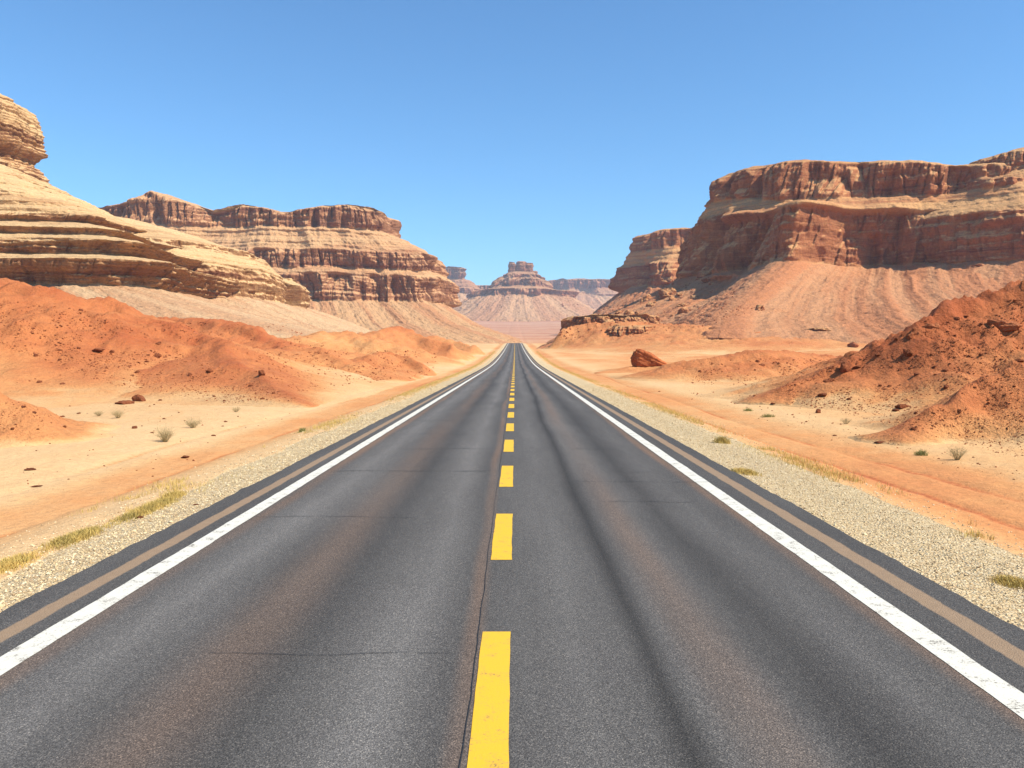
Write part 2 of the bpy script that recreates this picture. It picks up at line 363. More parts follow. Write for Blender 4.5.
def build_hill(H):
    P = H['P']; r = H['w'].max()*1.12*max(1, H['back']*1.0)
    x0, x1 = P[:, 0].min()-r, P[:, 0].max()+r; y0, y1 = P[:, 1].min()-r, P[:, 1].max()+r
    if H['name'].startswith('right_red') : x1 = min(x1, 62)
    if H['name'].startswith('left_'): x0 = max(x0, -85)
    nx = int((x1-x0)/H['res']); ny = int((y1-y0)/(H['res']*1.3))
    nx = min(nx, 620); ny = min(ny, 480)
    x, y = np.meshgrid(np.linspace(x0, x1, nx), np.linspace(y0, y1, ny))
    h, t = hill_h(H, x, y); z = ground_z(x, y)+h
    hm = H['h'].max(); k = np.clip(h/hm, 0, 1)
    lo = H['redlow'] if H['redlow'] is not None else H['red']-0.12
    red = H['red']+(lo-H['red'])*sstep(0.3, 0.95, t+0.35*fbm(x/(hm*1.6), y/(hm*1.6), H['seed'], 3))
    red += 0.08*(1-sstep(0.0, 0.10, t))
    red -= 0.04; red += (0.24-red)*sstep(0.72, 1.0, t+0.12*fbm(x/1.7, y/1.7, 4.4, 3))
    rgh = min(1, 0.55+0.3*H['rough'])*(1-0.8*sstep(0.7, 1.0, t))
    keep = (h > -0.5)
    f = gridfaces(ny, nx); f = f[keep.ravel()[f].any(1)]
    used = np.unique(f); mp = np.zeros(nx*ny, np.int32); mp[used] = np.arange(len(used)); f = mp[f]
    co = np.stack([x, y, z], -1).reshape(-1, 3)[used]
    me = mesh_np(H['name'], co, f, M_earth, dict(red=red.ravel()[used], grav=np.zeros(len(used)), farp=np.zeros(len(used)), rough=rgh.ravel()[used]))
    tag(obj({'left_dune': 'dune', 'left_mound': 'dune', 'red_ridge': 'hill', 'right_red_hill': 'hill', 'red_slope': 'hill', 'dune': 'dune'}[H['name']], me), kind='structure')
for H in HILLS: build_hill(H)

# ---------------------------------------------------------------- mesas and buttes
def mesa(c, levels, n=3.0, unit=1.0, nt=900, seed=0, left=1.0, bumps=(), top=(), alc=1.0, drow=None, backr=0, bedk=1.0, nl=None, lift=()):
    """levels: (right radius, front radius, height, kind of the band ABOVE this level); first = rim.
       left: ratio or offset of the left radius; top: (x, dz) list that shapes the rim line"""
    cx, cy = c
    t0 = np.linspace(-math.pi, math.pi, 20001)
    def ring(a, b, al, t, nn=n, cyl=None):
        co, si = np.cos(t), np.sin(t); cyl = cy if cyl is None else cyl
        aa = np.where(co > 0, a, al)
        bk = max(b, cy+backr+0.5*(a-levels[0][0])-cyl)
        nn = np.where(co > 0, n, nl or n)
        return cx+aa*np.sign(co)*np.abs(co)**(2/nn), cyl+np.where(si > 0, bk, b)*np.sign(si)*np.abs(si)**(2/nn)
    levels = [tuple(l)+(cy,) if len(l) == 4 else tuple(l) for l in levels]
    ai, bi = levels[len(levels)//2][:2]; ci = levels[len(levels)//2][4]
    li = left(ai) if callable(left) else ai*left
    rx, ry = ring(ai, bi, li, t0, cyl=ci)
    ds = np.hypot(np.diff(rx), np.diff(ry)); mid = 0.5*(t0[1:]+t0[:-1])
    back = (0.5*(ry[1:]+ry[:-1]) > cy+0.35*bi)
    wgt = ds*np.where(back, 0.12, 1.0); cum = np.concatenate([[0], np.cumsum(wgt)])
    t = np.interp(np.linspace(0, cum[-1], nt, endpoint=False), cum, t0)
    qx, qy = ring(ai, bi, li, t, cyl=ci)
    # outward direction from the reference ring
    tx = np.roll(qx, -3)-np.roll(qx, 3); ty = np.roll(qy, -3)-np.roll(qy, 3)
    nxn, nyn = ty, -tx; L = np.hypot(nxn, nyn)+1e-9; nxn /= L; nyn /= L
    flip = np.sign((qx-cx)*nxn+(qy-cy)*nyn); nxn *= flip; nyn *= flip
    k = np.ones(15)/15
    sm = lambda v: np.convolve(np.concatenate([v[-7:], v, v[:7]]), k, 'valid')
    nxn, nyn = sm(nxn), sm(nyn)
    bx, by, bz, kd, depth = [], [], [], [], []
    def add(a, b, z, kind, f=1.0, cyl=None):
        l_ = left(a) if callable(left) else a*left
        x, y = ring(a*f, b*f, l_*f, t, cyl=cyl); bx.append(x); by.append(y); bz.append(np.full(nt, z)); kd.append(kind)
    a0, b0, z0, _, c0 = levels[0]
    for f in (0.02, 0.25, 0.5, 0.7, 0.82, 0.9, 0.95, 0.98):
        add(a0, b0, z0+0.012*(1-f)*a0, 'top', f, c0)
    for (a, b, z, _, ca), (a2, b2, z2, kind, cb) in zip(levels[:-1], levels[1:]):
        nr = max(3, int(math.hypot(z-z2, max(abs(a2-a), abs(b2-b))*0.3)/(unit*(drow or 0.55))))
        nr = min(nr, 150)
        for i in range(nr):
            s = i/nr; add(a+(a2-a)*s, b+(b2-b)*s, z+(z2-z)*s, kind, 1.0, ca+(cb-ca)*s)
    add(levels[-1][0], levels[-1][1], levels[-1][2], kind, 1.0, levels[-1][4])
    bx, by, bz = np.array(bx), np.array(by), np.array(bz)
    zone = np.array([1.0 if q == 'talus' else 0.0 for q in kd])[:, None]
    clf = np.array([1.0 if q == 'cliff' else 0.0 for q in kd])[:, None]
    slp = np.array([1.0 if q == 'slope' else 0.0 for q in kd])[:, None]
    tp = np.array([1.0 if q == 'top' else 0.0 for q in kd])[:, None]
    kr = np.exp(-0.5*(np.arange(-4, 5)/1.6)**2); kr /= kr.sum()
    smr = lambda m: np.convolve(np.pad(m[:, 0], 4, 'edge'), kr, 'valid')[:, None]
    zone, clf, slp = smr(zone), smr(clf), smr(slp)
    zmax = levels[0][2]; zmin = levels[-1][2]
    if top:
        tx_ = np.array([q[0] for q in top]); tz_ = np.array([q[1] for q in top])
        dz = np.interp(bx, tx_, tz_); z1 = levels[0][2]; zc = levels[2][2] if len(levels) > 2 else zmin
        wz = sstep(zc, z1, bz); bz = bz+dz*wz
    if lift:
        bz = bz+np.interp(bx, [q[0] for q in lift], [q[1] for q in lift])*sstep(50, 73, bz)
    U = unit; s = seed*31.7
    X_ = np.broadcast_to(qx, bx.shape)*0.5+bx*0.5; Y_ = np.broadcast_to(qy, by.shape)*0.5+by*0.5
    r = np.zeros_like(bx)
    # plan shape: alcoves and buttresses
    big = fbm(X_/(70*U), Y_/(70*U), s+bz/(160*U), 3)
    al = -np.maximum(ridged(X_/(46*U), Y_/(46*U), s+5+bz/(90*U), 2)-0.45, 0)
    body = 1-zone
    r += U*(13*big*(0.35+0.65*body))*alc*(1-tp)
    r += U*(26*al)*alc*clf
    r += U*alc*7.0*clf*(ridged(X_/(17*U), Y_/(17*U), s+9+bz/(90*U), 3)-0.3)
    r += U*alc*2.8*clf*(ridged(X_/(5*U), Y_/(5*U), s+19+bz/(22*U), 2)-0.3)
    # horizontal beds: hard layers stand out
    wz_ = bz+U*2.5*fbm(X_/(60*U), Y_/(60*U), s+2, 2)
    bed = np.tanh(3.0*noise(wz_/(5.0*U), s+0.3+bx*0, X_/(260*U)))
    bed2 = np.tanh(3.0*noise(wz_/(1.9*U), s+7.3+bx*0, X_/(120*U)))
    r += U*bedk*(clf*(1.0*bed+0.5*bed2)+slp*(1.3*bed+0.6*bed2))
    r += U*slp*3.0*alc*(ridged(X_/(19*U), Y_/(19*U), s+60, 3)-0.4)
    r += U*1.9*clf*fbm(bx/(16*U), by/(16*U), s+bz/(11*U), 3, 0.6)
    r -= U*2.2*clf*alc*np.exp(-(noise(X_/(7*U), Y_/(7*U), s+33+bz/(70*U))/0.05)**2)
    r += U*(0.9*clf+0.8*slp)*fbm(bx/(6*U), by/(6*U), bz/(4*U), 4, 0.6)
    # talus gullies running down the slope
    g = ridged(qx[None, :]/(20*U), qy[None, :]/(20*U), s+40+bz/(120*U), 3); g2 = ridged(qx[None, :]/(6.5*U), qy[None, :]/(6.5*U), s+47+bz/(60*U), 2)
    down = np.clip((levels[-2][2]-bz)/(zmax+1e-6)+0.5, 0, 1)
    r += zone*U*(4.0*(g-0.4))+zone*U*1.4*fbm(bx/(5*U), by/(5*U), s, 4)
    for (px_, wd, amp, za, zb) in bumps:     # explicit buttresses (+) or alcoves (-): world x, width, amplitude, height range
        q = np.exp(-((qx-px_)/wd)**2)[None, :]*(qy < cy)[None, :]
        r += amp*q*sstep(za-3*U, za+1*U, bz)*(1-sstep(zb-1*U, zb+3*U, bz))
    x = bx+r*nxn*(1-tp); y = by+r*nyn*(1-tp)
    z = bz+zone*U*(1.15*(g-0.45)+0.45*(g2-0.4)+0.5*fbm(bx/(3*U), by/(3*U), s+31, 3, 0.6))+U*0.5*fbm(bx/(8*U), by/(8*U), s+11, 3)*(1-clf)+tp*U*1.5*fbm(bx/(20*U), by/(20*U), s+3, 4)
    co = np.stack([x, y, z], -1)
    stk = 0.5+0.6*fbm(qx[None, :]/(11*U), qy[None, :]/(11*U), s+70+bz/(90*U), 5, 0.6)
    return co.reshape(-1, 3), gridfaces(len(bx), nt, True), np.stack([np.broadcast_to(zone, bx.shape), np.broadcast_to(clf, bx.shape), stk], -1).reshape(-1, 3)
def join_mesas(name, parts, mat):
    cs, fs, zs, o = [], [], [], 0
    for c, f, z in parts:
        cs.append(c); fs.append(f+o); zs.append(z); o += len(c)
    me = mesh_np(name, np.concatenate(cs), np.concatenate(fs), mat, dict(zone=np.concatenate(zs)[:, 0], cliff=np.concatenate(zs)[:, 1], streak=np.concatenate(zs)[:, 2]))
    return tag(obj(name, me), kind='structure')

# A  pale stepped hill on the left with its cap rock, and the spur behind it
A1 = mesa((-230, 340), [(8, 25, 113, 'c'), (16, 33, 109, 'slope'), (21, 39, 97, 'slope'), (19, 37, 90, 'cliff'), (15, 34, 86, 'cliff'), (24, 39, 77, 'cliff'),
     (84, 14, 50, 'slope', 303), (81, 12, 47.5, 'cliff', 302), (98, 15, 43, 'slope', 288), (95, 13, 41, 'cliff', 288), (109, 17, 37.5, 'slope', 279), (103, 13, 33.5, 'cliff', 279), (121, 22, 30, 'slope', 268), (114, 16, 22.5, 'cliff', 268),
     (152, 58, 12, 'talus', 268), (187, 98, 4, 'talus', 268), (212, 128, -4, 'talus', 268)], n=2.7, unit=0.5, nt=1900, seed=1, left=1.6, alc=0.6, backr=50, bedk=1.9)
A2 = mesa((-215, 385), [(44, 36, 61, 's'), (96, 73, 46.5, 'slope'), (99, 76, 43, 'cliff'), (107, 82, 36.5, 'slope'), (109, 84, 24.5, 'cliff'),
     (138, 120, 14, 'talus'), (168, 160, 5, 'talus'), (195, 190, -3, 'talus')], n=2.5, unit=0.55, nt=1100, seed=2, left=1.2, alc=0.7)
A3 = mesa((-150, 450), [(34, 40, 40, 's'), (40, 45, 36.5, 'slope'), (42, 46, 25, 'cliff'), (75, 90, 12, 'talus'), (105, 130, 3, 'talus')], n=2.4, unit=0.7, nt=500, seed=3)
join_mesas('mesa', [A1, A2, A3], M_left)
# B  long banded mesa on the left
B1 = mesa((-240, 772), [(124, 34, 126, 's'), (128, 38, 124.5, 'slope'), (130, 40, 110, 'cliff'), (165, 58, 88, 'slope'), (168, 61, 73, 'cliff'), (173, 69, 67, 'slope'), (175, 73, 44, 'cliff'),
     (204, 115, 25, 'talus'), (242, 165, 12, 'talus'), (270, 215, 2, 'talus')], n=3.4, unit=1.1, nt=2000, seed=4, left=lambda a: a*0.55+75, alc=1.0, backr=70,
     top=[(-380, 2), (-335, 6), (-312, 15), (-280, 5), (-262, -2), (-235, 4), (-215, 1), (-200, -3), (-180, 1), (-150, 5), (-125, 3), (-110, 1)])
join_mesas('mesa', [B1], M_far)
# C  big red mesa on the right
C1 = mesa((420, 540), [(400, 101, 101, 's'), (405, 105, 99, 'slope'), (408, 108, 85, 'cliff'), (415, 125, 74, 'slope'), (417, 129, 47, 'cliff'),
     (440, 185, 30, 'talus'), (460, 270, 15, 'talus'), (470, 340, 6, 'talus'), (480, 400, -2, 'talus')], n=4.2, nl=2.7, unit=0.85, nt=2200, seed=5,
     left=lambda a: np.interp(a, [400, 405, 408, 415, 417, 440, 460, 470, 480], [288, 292, 300, 309, 319, 350, 385, 400, 415]), alc=1.2, backr=50, bedk=0.6,
     top=[(100, -10), (118, -3), (134, 4), (150, 8), (170, 7), (200, 5), (230, 1), (260, -2)], lift=[(95, 9), (125, 8), (150, 1), (175, 0)],
     bumps=[(150, 14, 34, 6, 78), (118, 10, -10, 30, 76), (182, 18, -12, 40, 74), (235, 16, 10, 44, 90), (118, 7, 10, 44, 80)])
C2 = mesa((285, 465), [(22, 20, 109.5, 's'), (34, 28, 106, 'slope'), (42, 34, 95, 'cliff'), (62, 48, 84, 'slope'), (78, 66, 70, 'slope'), (80, 68, 46, 'cliff'), (120, 110, 25, 'talus')], n=2.3, unit=0.7, nt=700, seed=6, alc=0.8)
join_mesas('mesa', [C1, C2], M_right)
# D  mesa behind it
D1 = mesa((262, 880), [(124, 60, 122, 's'), (129, 64, 120, 'slope'), (132, 66, 104, 'cliff'), (143, 80, 89, 'slope'), (147, 84, 66, 'cliff'), (175, 120, 45, 'talus'), (210, 190, 22, 'talus'), (240, 240, 5, 'talus')],
     n=3.2, unit=1.3, nt=900, seed=7, top=[(100, -6), (118, -2), (140, 1), (200, 1)])
join_mesas('mesa', [D1], M_right)
# E  low ledge outcrop at the end of the right slope
E1 = mesa((42, 368), [(18, 16, 17.5, 's'), (19, 17, 16.8, 'slope'), (21, 20, 8.5, 'cliff'), (32, 34, 4, 'talus'), (50, 55, -2, 'talus')], n=3, unit=0.42, nt=700, seed=8, alc=1.0)
E2 = mesa((66, 338), [(32, 16, 12.2, 's'), (33, 17, 11.8, 'slope'), (34, 19, 7.5, 'cliff'), (45, 36, 3, 'talus'), (60, 55, -3, 'talus')], n=2.6, unit=0.42, nt=800, seed=18, alc=1.7)
join_mesas('ledge', [E1, E2], M_right)
# far buttes
FB = [mesa((20, 2500), [(28, 40, 230, 's'), (46, 58, 222, 'slope'), (68, 84, 206, 'cliff'), (80, 98, 186, 'cliff'), (98, 120, 180, 'slope'), (150, 165, 176, 'slope'), (153, 168, 158, 'cliff'), (225, 300, 112, 'talus'), (290, 420, 85, 'talus'), (330, 500, 60, 'talus')], n=2.2, unit=3.0, nt=1000, seed=9, alc=1.2)]
for i, (dx, r_, zt) in enumerate([(-27, 11.5, 264), (-1, 12.5, 267), (24, 9, 263), (38, 8, 240)]):
    FB.append(mesa((18+dx, 2490+6*i), [(r_*0.8, r_*0.9, zt, 's'), (r_, r_, zt-3, 'slope'), (r_*1.15, r_*1.2, 222, 'cliff'), (r_*1.5, r_*1.5, 205, 'slope')], n=3, unit=1.2, nt=140, seed=20+i, alc=0.5, drow=2))
join_mesas('butte', FB, M_butte)
G1 = mesa((270, 3600), [(118, 90, 302, 's'), (128, 96, 299, 'slope'), (134, 100, 262, 'cliff'), (160, 140, 230, 'slope'), (250, 330, 165, 'talus'), (320, 450, 120, 'talus')], n=3.5, unit=4, nt=600, seed=10)
join_mesas('mesa', [G1], M_butte)
H1 = mesa((-215, 3050), [(32, 35, 302, 's'), (38, 40, 298, 'slope'), (36, 38, 262, 'cliff'), (80, 90, 225, 'slope'), (85, 92, 205, 'cliff'), (190, 260, 135, 'talus'), (260, 400, 90, 'talus')], n=2.8, unit=3, nt=500, seed=11)
H2 = mesa((-130, 3300), [(60, 50, 255, 's'), (66, 55, 230, 'cliff'), (180, 250, 140, 'talus'), (260, 350, 100, 'talus')], n=2.8, unit=3.5, nt=400, seed=12)
join_mesas('butte', [H1, H2], M_butte)

# ---------------------------------------------------------------- road
def asphalt():
    t = NT('asphalt'); p = t.pos(); x, y, z = t.xyz(p)
    wob = t.math('MULTIPLY', t.math('SUBTRACT', t.noise(t.vec(p, (0.15, 0.05, 0)), 1, 3), 0.5), 0.7)
    xx = t.math('ADD', x, wob)
    u = t.math('DIVIDE', t.math('ADD', xx, 4.8), 9.6)
    def s(v): return (v+4.8)/9.6
    g = lambda v, w=(1.30, 1.20, 1.11): (v*w[0], v*w[1], v*w[2])
    base = t.ramp(u, [(s(-4.8), g(.060)), (s(-3.5), g(.068)), (s(-3.0), g(.105)), (s(-2.5), g(.072)), (s(-1.7), g(.050)), (s(-0.95), g(.105)), (s(-0.55), g(.066)), (s(0.15), g(.075)), (s(0.45), g(.088)),
                      (s(0.80), g(.070)), (s(0.98), g(.033)), (s(1.18), g(.078)), (s(1.55), g(.085)), (s(2.05), g(.044)), (s(2.6), g(.080)), (s(3.1), g(.062)), (s(4.8), g(.058))])
    n2 = t.noise(t.vec(p, (1.0, 0.12, 1)), 1, 5, 0.65)
    base = t.mix(1.0, base, t.ramp(n2, [(0.25, (0.78,)*3), (0.75, (1.25,)*3)]), 'MULTIPLY')
    def band(c, w, amt, amp=1):
        d = t.math('ABSOLUTE', t.math('SUBTRACT', xx, c)); return t.step(d, 0.0, w, amt, 0)
    rustn = t.step(t.noise(t.vec(p, (0.8, 0.07, 1)), 1, 4), 0.35, 0.65, 0.35, 1.0)
    rust = t.math('ADD', t.math('ADD', band(-2.15, 0.5, .27), band(1.45, 0.36, .27)), t.math('ADD', band(-3.55, 0.2, .6), t.math('ADD', band(3.12, 0.18, .6), band(-0.40, 0.14, .55))))
    rust = t.math('MULTIPLY', rust, rustn)
    base = t.mix(rust, base, (0.24, 0.135, 0.08))
    # aggregate
    ag = t.xyz(t.vor(p, 130, out='Color'))[0]
    base = t.mix(1.0, base, t.ramp(ag, [(0.0, (0.50,)*3), (0.6, (0.98,)*3), (0.9, (1.35,)*3), (1.0, (2.2, 2.1, 1.95))]), 'MULTIPLY')
    # dusty tan strip beyond the edge lines
    wig = t.math('MULTIPLY', t.math('SUBTRACT', t.noise(t.vec(p, (0, 1.6, 0)), 1, 5, 0.7), 0.5), 0.09)
    xt = t.math('ADD', x, wig)
    dl = t.math('ABSOLUTE', t.math('ADD', xt, 4.155)); dr = t.math('ABSOLUTE', t.math('SUBTRACT', xt, 3.81))
    dm = t.math('MINIMUM', t.math('SUBTRACT', dl, 0.0), t.math('ADD', dr, -0.015))
    base = t.mix(t.step(dm, 0.07, 0.10, 0.85, 0), base, t.mix(t.noise(p, 9, 4), (0.25, 0.165, 0.10), (0.35, 0.235, 0.145)))
    h = t.math('MULTIPLY', t.vor(p, 95), 1.0)
    return t.done(base, t.bump(h, 0.006, 0.8), t.step(ag, 0, 1, 0.75, 0.9))
M_asph = asphalt()
def paint(name, col, worn, wear=0.5):
    t = NT(name); p = t.pos()
    n1 = t.noise(p, 5, 6, 0.75); n2 = t.noise(p, 60, 3, 0.7)
    k = t.math('ADD', t.math('MULTIPLY', n1, 0.6), t.math('MULTIPLY', n2, 0.4))
    c = t.mix(t.step(k, 0.38, 0.52, 0.5, 0), col, worn)
    c = t.mix(t.step(k, 0.28+wear*0.1, 0.36+wear*0.1, 0.9, 0), c, (0.09, 0.08, 0.07))
    return t.done(c, t.bump(n2, 0.004, 0.6), 0.7)
M_white = paint('white_paint', (0.60, 0.57, 0.49), (0.42, 0.35, 0.27), 1.0)
M_yellow = paint('yellow_paint', (0.66, 0.39, 0.03), (0.52, 0.29, 0.08), 0.7)
M_crack = simple('crack_filler', (0.028, 0.028, 0.03), (0.05, 0.048, 0.048), 8, 0.01, 0.8)

ys = np.concatenate([np.arange(-40, 60, 0.12), np.exp(np.linspace(np.log(60), np.log(660), 500))])
def strip(name, xl, xr, y0, y1, mat, lift, parent, nx=2, jag=0.0, seed=0):
    q = ys[(ys > y0) & (ys < y1)]; q = np.concatenate([[y0], q, [y1]])
    u = np.linspace(0, 1, nx)[None, :]
    xlj = xl+jag*fbm(q/0.9, seed+0.5, 0.3, 4, 0.7)[:, None]; xrj = xr+jag*fbm(q/0.9, seed+9.5, 0.3, 4, 0.7)[:, None]
    x = xlj+(xrj-xlj)*u; y = np.broadcast_to(q[:, None], x.shape)
    z = road_z(y)+lift
    me = mesh_np(name, np.stack([x, y, z], -1), gridfaces(len(q), nx), mat, smooth=True)
    return obj(name, me, parent)
road = tag(bpy.data.objects.new('road', None), kind='structure'); COL.objects.link(road)
sf = strip('road_surface', EL, ER, -40, 660, M_asph, 0.0, road, nx=40, jag=0.035)
# skirts down to the gravel at the broken pavement edges
for xe, sgn, sd_ in ((EL, -1, 0.5), (ER, 1, 9.5)):
    q = ys[ys < 300]; xj = xe+0.035*fbm(q/0.9, sd_, 0.3, 4, 0.7)
    x = np.stack([xj, xj+sgn*0.05, xj+sgn*0.10], -1); z = road_z(q)[:, None]+np.array([0.0, -0.03, -0.09])[None, :]
    me = mesh_np('road_edge', np.stack([x, np.broadcast_to(q[:, None], x.shape), z], -1), gridfaces(len(q), 3), M_asph)
    obj('road_edge', me, road)
strip('edge_line', -3.875, -3.655, -40, 655, M_white, 0.004, road, jag=0.008, seed=3)
strip('edge_line', 3.185, 3.42, -40, 655, M_white, 0.004, road, jag=0.008, seed=5)
K = F*CH
dash_far = K/280.0; per = K*0.002604; ln = K*0.00137
for i in range(-2, 92):
    yf = dash_far+per*i
    if yf > 560: break
    strip('lane_dash', -0.268, -0.035, yf-ln, yf, M_yellow, 0.004, road, jag=0.006, seed=i*0.37)
# thin cracks across and along the road
rnd = random.Random(5)
def crack(pts, w0, parent=road):
    p = np.array(pts); d = np.gradient(p, axis=0); L = np.hypot(d[:, 0], d[:, 1])+1e-9
    nx_, ny_ = -d[:, 1]/L, d[:, 0]/L
    ww = w0*(0.45+0.55*np.abs(np.sin(np.linspace(0.1, 3.0, len(p))*3+p[0, 0]*7)))*np.minimum(1, np.minimum(np.arange(len(p))+0.3, len(p)-1-np.arange(len(p))+0.3)/3)
    a = np.stack([p[:, 0]+nx_*ww, p[:, 1]+ny_*ww, road_z(p[:, 1]+ny_*ww)+0.0075], -1); b = np.stack([p[:, 0]-nx_*ww, p[:, 1]-ny_*ww, road_z(p[:, 1]-ny_*ww)+0.0075], -1)
    me = mesh_np('crack', np.stack([a, b], 1), gridfaces(len(p), 2), M_crack); return obj('crack', me, parent)
def cross(px0, px1, py, w=0.008):
    D = K/(py-VY); x0, x1 = X(px0, D), X(px1, D); n = max(12, int(abs(x1-x0)/0.05))
    x = np.linspace(x0, x1, n); y = D+0.10*fbm(x/1.6, py*0.37, 1.1, 4, 0.55)
    crack(np.stack([x, y], -1), w)
for a in [(195, 452, 655, .0035), (250, 420, 517, .006), (330, 498, 471, .012), (395, 500, 449, .013), (565, 620, 449, .016), (400, 500, 434, .012), (465, 505, 430, .012), (570, 720, 482, .008), (600, 700, 502, .008), (400, 470, 421, .014),
          (520, 560, 421, .016), (430, 505, 413, .016), (530, 610, 412, .014), (440, 500, 404, .018), (520, 580, 403, .016), (455, 540, 397, .02), (450, 560, 391, .02), (560, 640, 436, .010), (600, 660, 472, .008)]:
    cross(a[0], a[1], a[2], a[3]*1.2)
q = np.arange(1.5, 60, 0.08); crack(np.stack([-0.300+0.018*fbm(q/1.3, 2.2, 0, 4, 0.6), q], -1), 0.0035)
#<D>
# ---------------------------------------------------------------- placing things where a view ray meets the ground
bpy.context.view_layer.update(); DG = bpy.context.evaluated_depsgraph_get()
def spot(px, py):
    """point of the built terrain, its normal and distance"""
    d = Vector(((px-VX)/F, 1.0, (VY-py)/F)).normalized()
    ok, loc, nr, _, ob, _ = sc.ray_cast(DG, Vector((0, 0, CH)), d)
    if not ok or ob.name.startswith(('road', 'edge', 'lane', 'crack')): return None
    if nr.z < 0: nr = -nr
    return loc, nr, loc.y

# ---------------------------------------------------------------- rocks
import bmesh
def rock_mesh(name, mat, seed, sub=3, planes=9, rough=0.16, stretch=(1, 1, 1), layers=0.0):
    bm = bmesh.new(); bmesh.ops.create_icosphere(bm, subdivisions=sub, radius=1)
    v = np.array([q.co[:] for q in bm.verts]); f = np.array([[l.vert.index for l in q.loops] for q in bm.faces]); bm.free()
    r_ = np.random.RandomState(seed)
    for _ in range(planes):                       # knock flat faces off
        n = r_.normal(size=3); n /= np.linalg.norm(n); d = r_.uniform(0.5, 0.82)
        k = np.maximum(v@n-d, 0); v = v-k[:, None]*n*0.92
    n1 = fbm(v[:, 0]*1.1+seed, v[:, 1]*1.1, v[:, 2]*1.1, 4, 0.55)
    v = v*(1+rough*n1)[:, None]
    if layers: v[:, :2] *= (1+layers*np.tanh(3*noise(v[:, 2]*5+seed, v[:, 0]*0.4)))[:, None]
    v = v*np.array(stretch); v[:, 2] = np.maximum(v[:, 2], -0.55*stretch[2])
    return mesh_np(name, v, f, mat, smooth=sub > 2)
NR = 0
def put_rock(me, px, py, wpx, label, group=None, sink=0.25, rz=None, name='rock', cat='rock', flat=1.0, tilt=0.0):
    global NR
    s_ = spot(px, py)
    if s_ is None: return None
    loc, nr, D = s_; NR += 1
    r_ = random.Random(NR*7+1)
    k = wpx*D/F*0.5/max(abs(c) for v in [me.vertices[i].co for i in range(0, len(me.vertices), 5)] for c in (v.x,))
    o = bpy.data.objects.new(name, me); COL.objects.link(o)
    o.location = loc-Vector((0, 0, k*sink*0.5*flat)) + Vector((0, 0, (0.34 if name == 'rock' else 0.15)*k*flat))
    o.rotation_euler = (tilt*r_.uniform(-1, 1), tilt*r_.uniform(-1, 1), r_.uniform(0, 6.28) if rz is None else rz); o.scale = (k, k, k*flat)
    return tag(o, label, cat, group)

# the wedge-shaped boulder on the low mound right of the road
def boulder_mesh():
    prof = [(-1.0, 0.35), (-0.93, 0.80), (-0.62, 1.12), (-0.25, 0.98), (0.2, 0.72), (0.65, 0.40), (1.05, 0.12), (1.25, -0.25), (-0.2, -0.4), (-0.95, -0.35)]
    P = np.array(prof); n = len(P)
    u = np.linspace(0, n, 140, endpoint=False); c = np.stack([np.interp(u, np.arange(n+1), np.append(P[:, i], P[0, i])) for i in (0, 1)], -1)
    for _ in range(2): c = (np.roll(c, 1, 0)+c*2+np.roll(c, -1, 0))/4
    ks = np.linspace(0, math.pi, 60); rows = []
    ctr = np.array([0.0, 0.2])
    for a in ks:
        f = max(math.sin(a), 0)**0.45; yy = -math.cos(a)*0.75
        q = ctr+(c-ctr)*f*(1-0.12*yy); rows.append(np.stack([q[:, 0]-0.15*yy, np.full(len(q), yy), q[:, 1]], -1))
    v = np.array(rows).reshape(-1, 3)
    d = 0.10*fbm(v[:, 0]*1.6, v[:, 1]*1.6, v[:, 2]*1.6, 5, 0.6)+0.035*np.tanh(3*noise((v[:, 2]+v[:, 0]*0.55)*7, 1.3))
    cc = np.array([0, 0, 0.2]); v = v+(v-cc)*d[:, None]
    return mesh_np('boulder', v, gridfaces(60, 140, True)[:, ::-1], M_boulder)
b_ = spot(648, 366)
bo = bpy.data.objects.new('boulder', boulder_mesh()); COL.objects.link(bo)
k = 15.5*b_[2]/F; bo.scale = (k, k*0.8, k*0.85); bo.location = b_[0]+Vector((0, 0.3*k, 0.18*k)); bo.rotation_euler = (0, 0, radians(-8))
tag(bo, 'big wedge-shaped rust red boulder on the low mound beside the right verge', 'boulder')

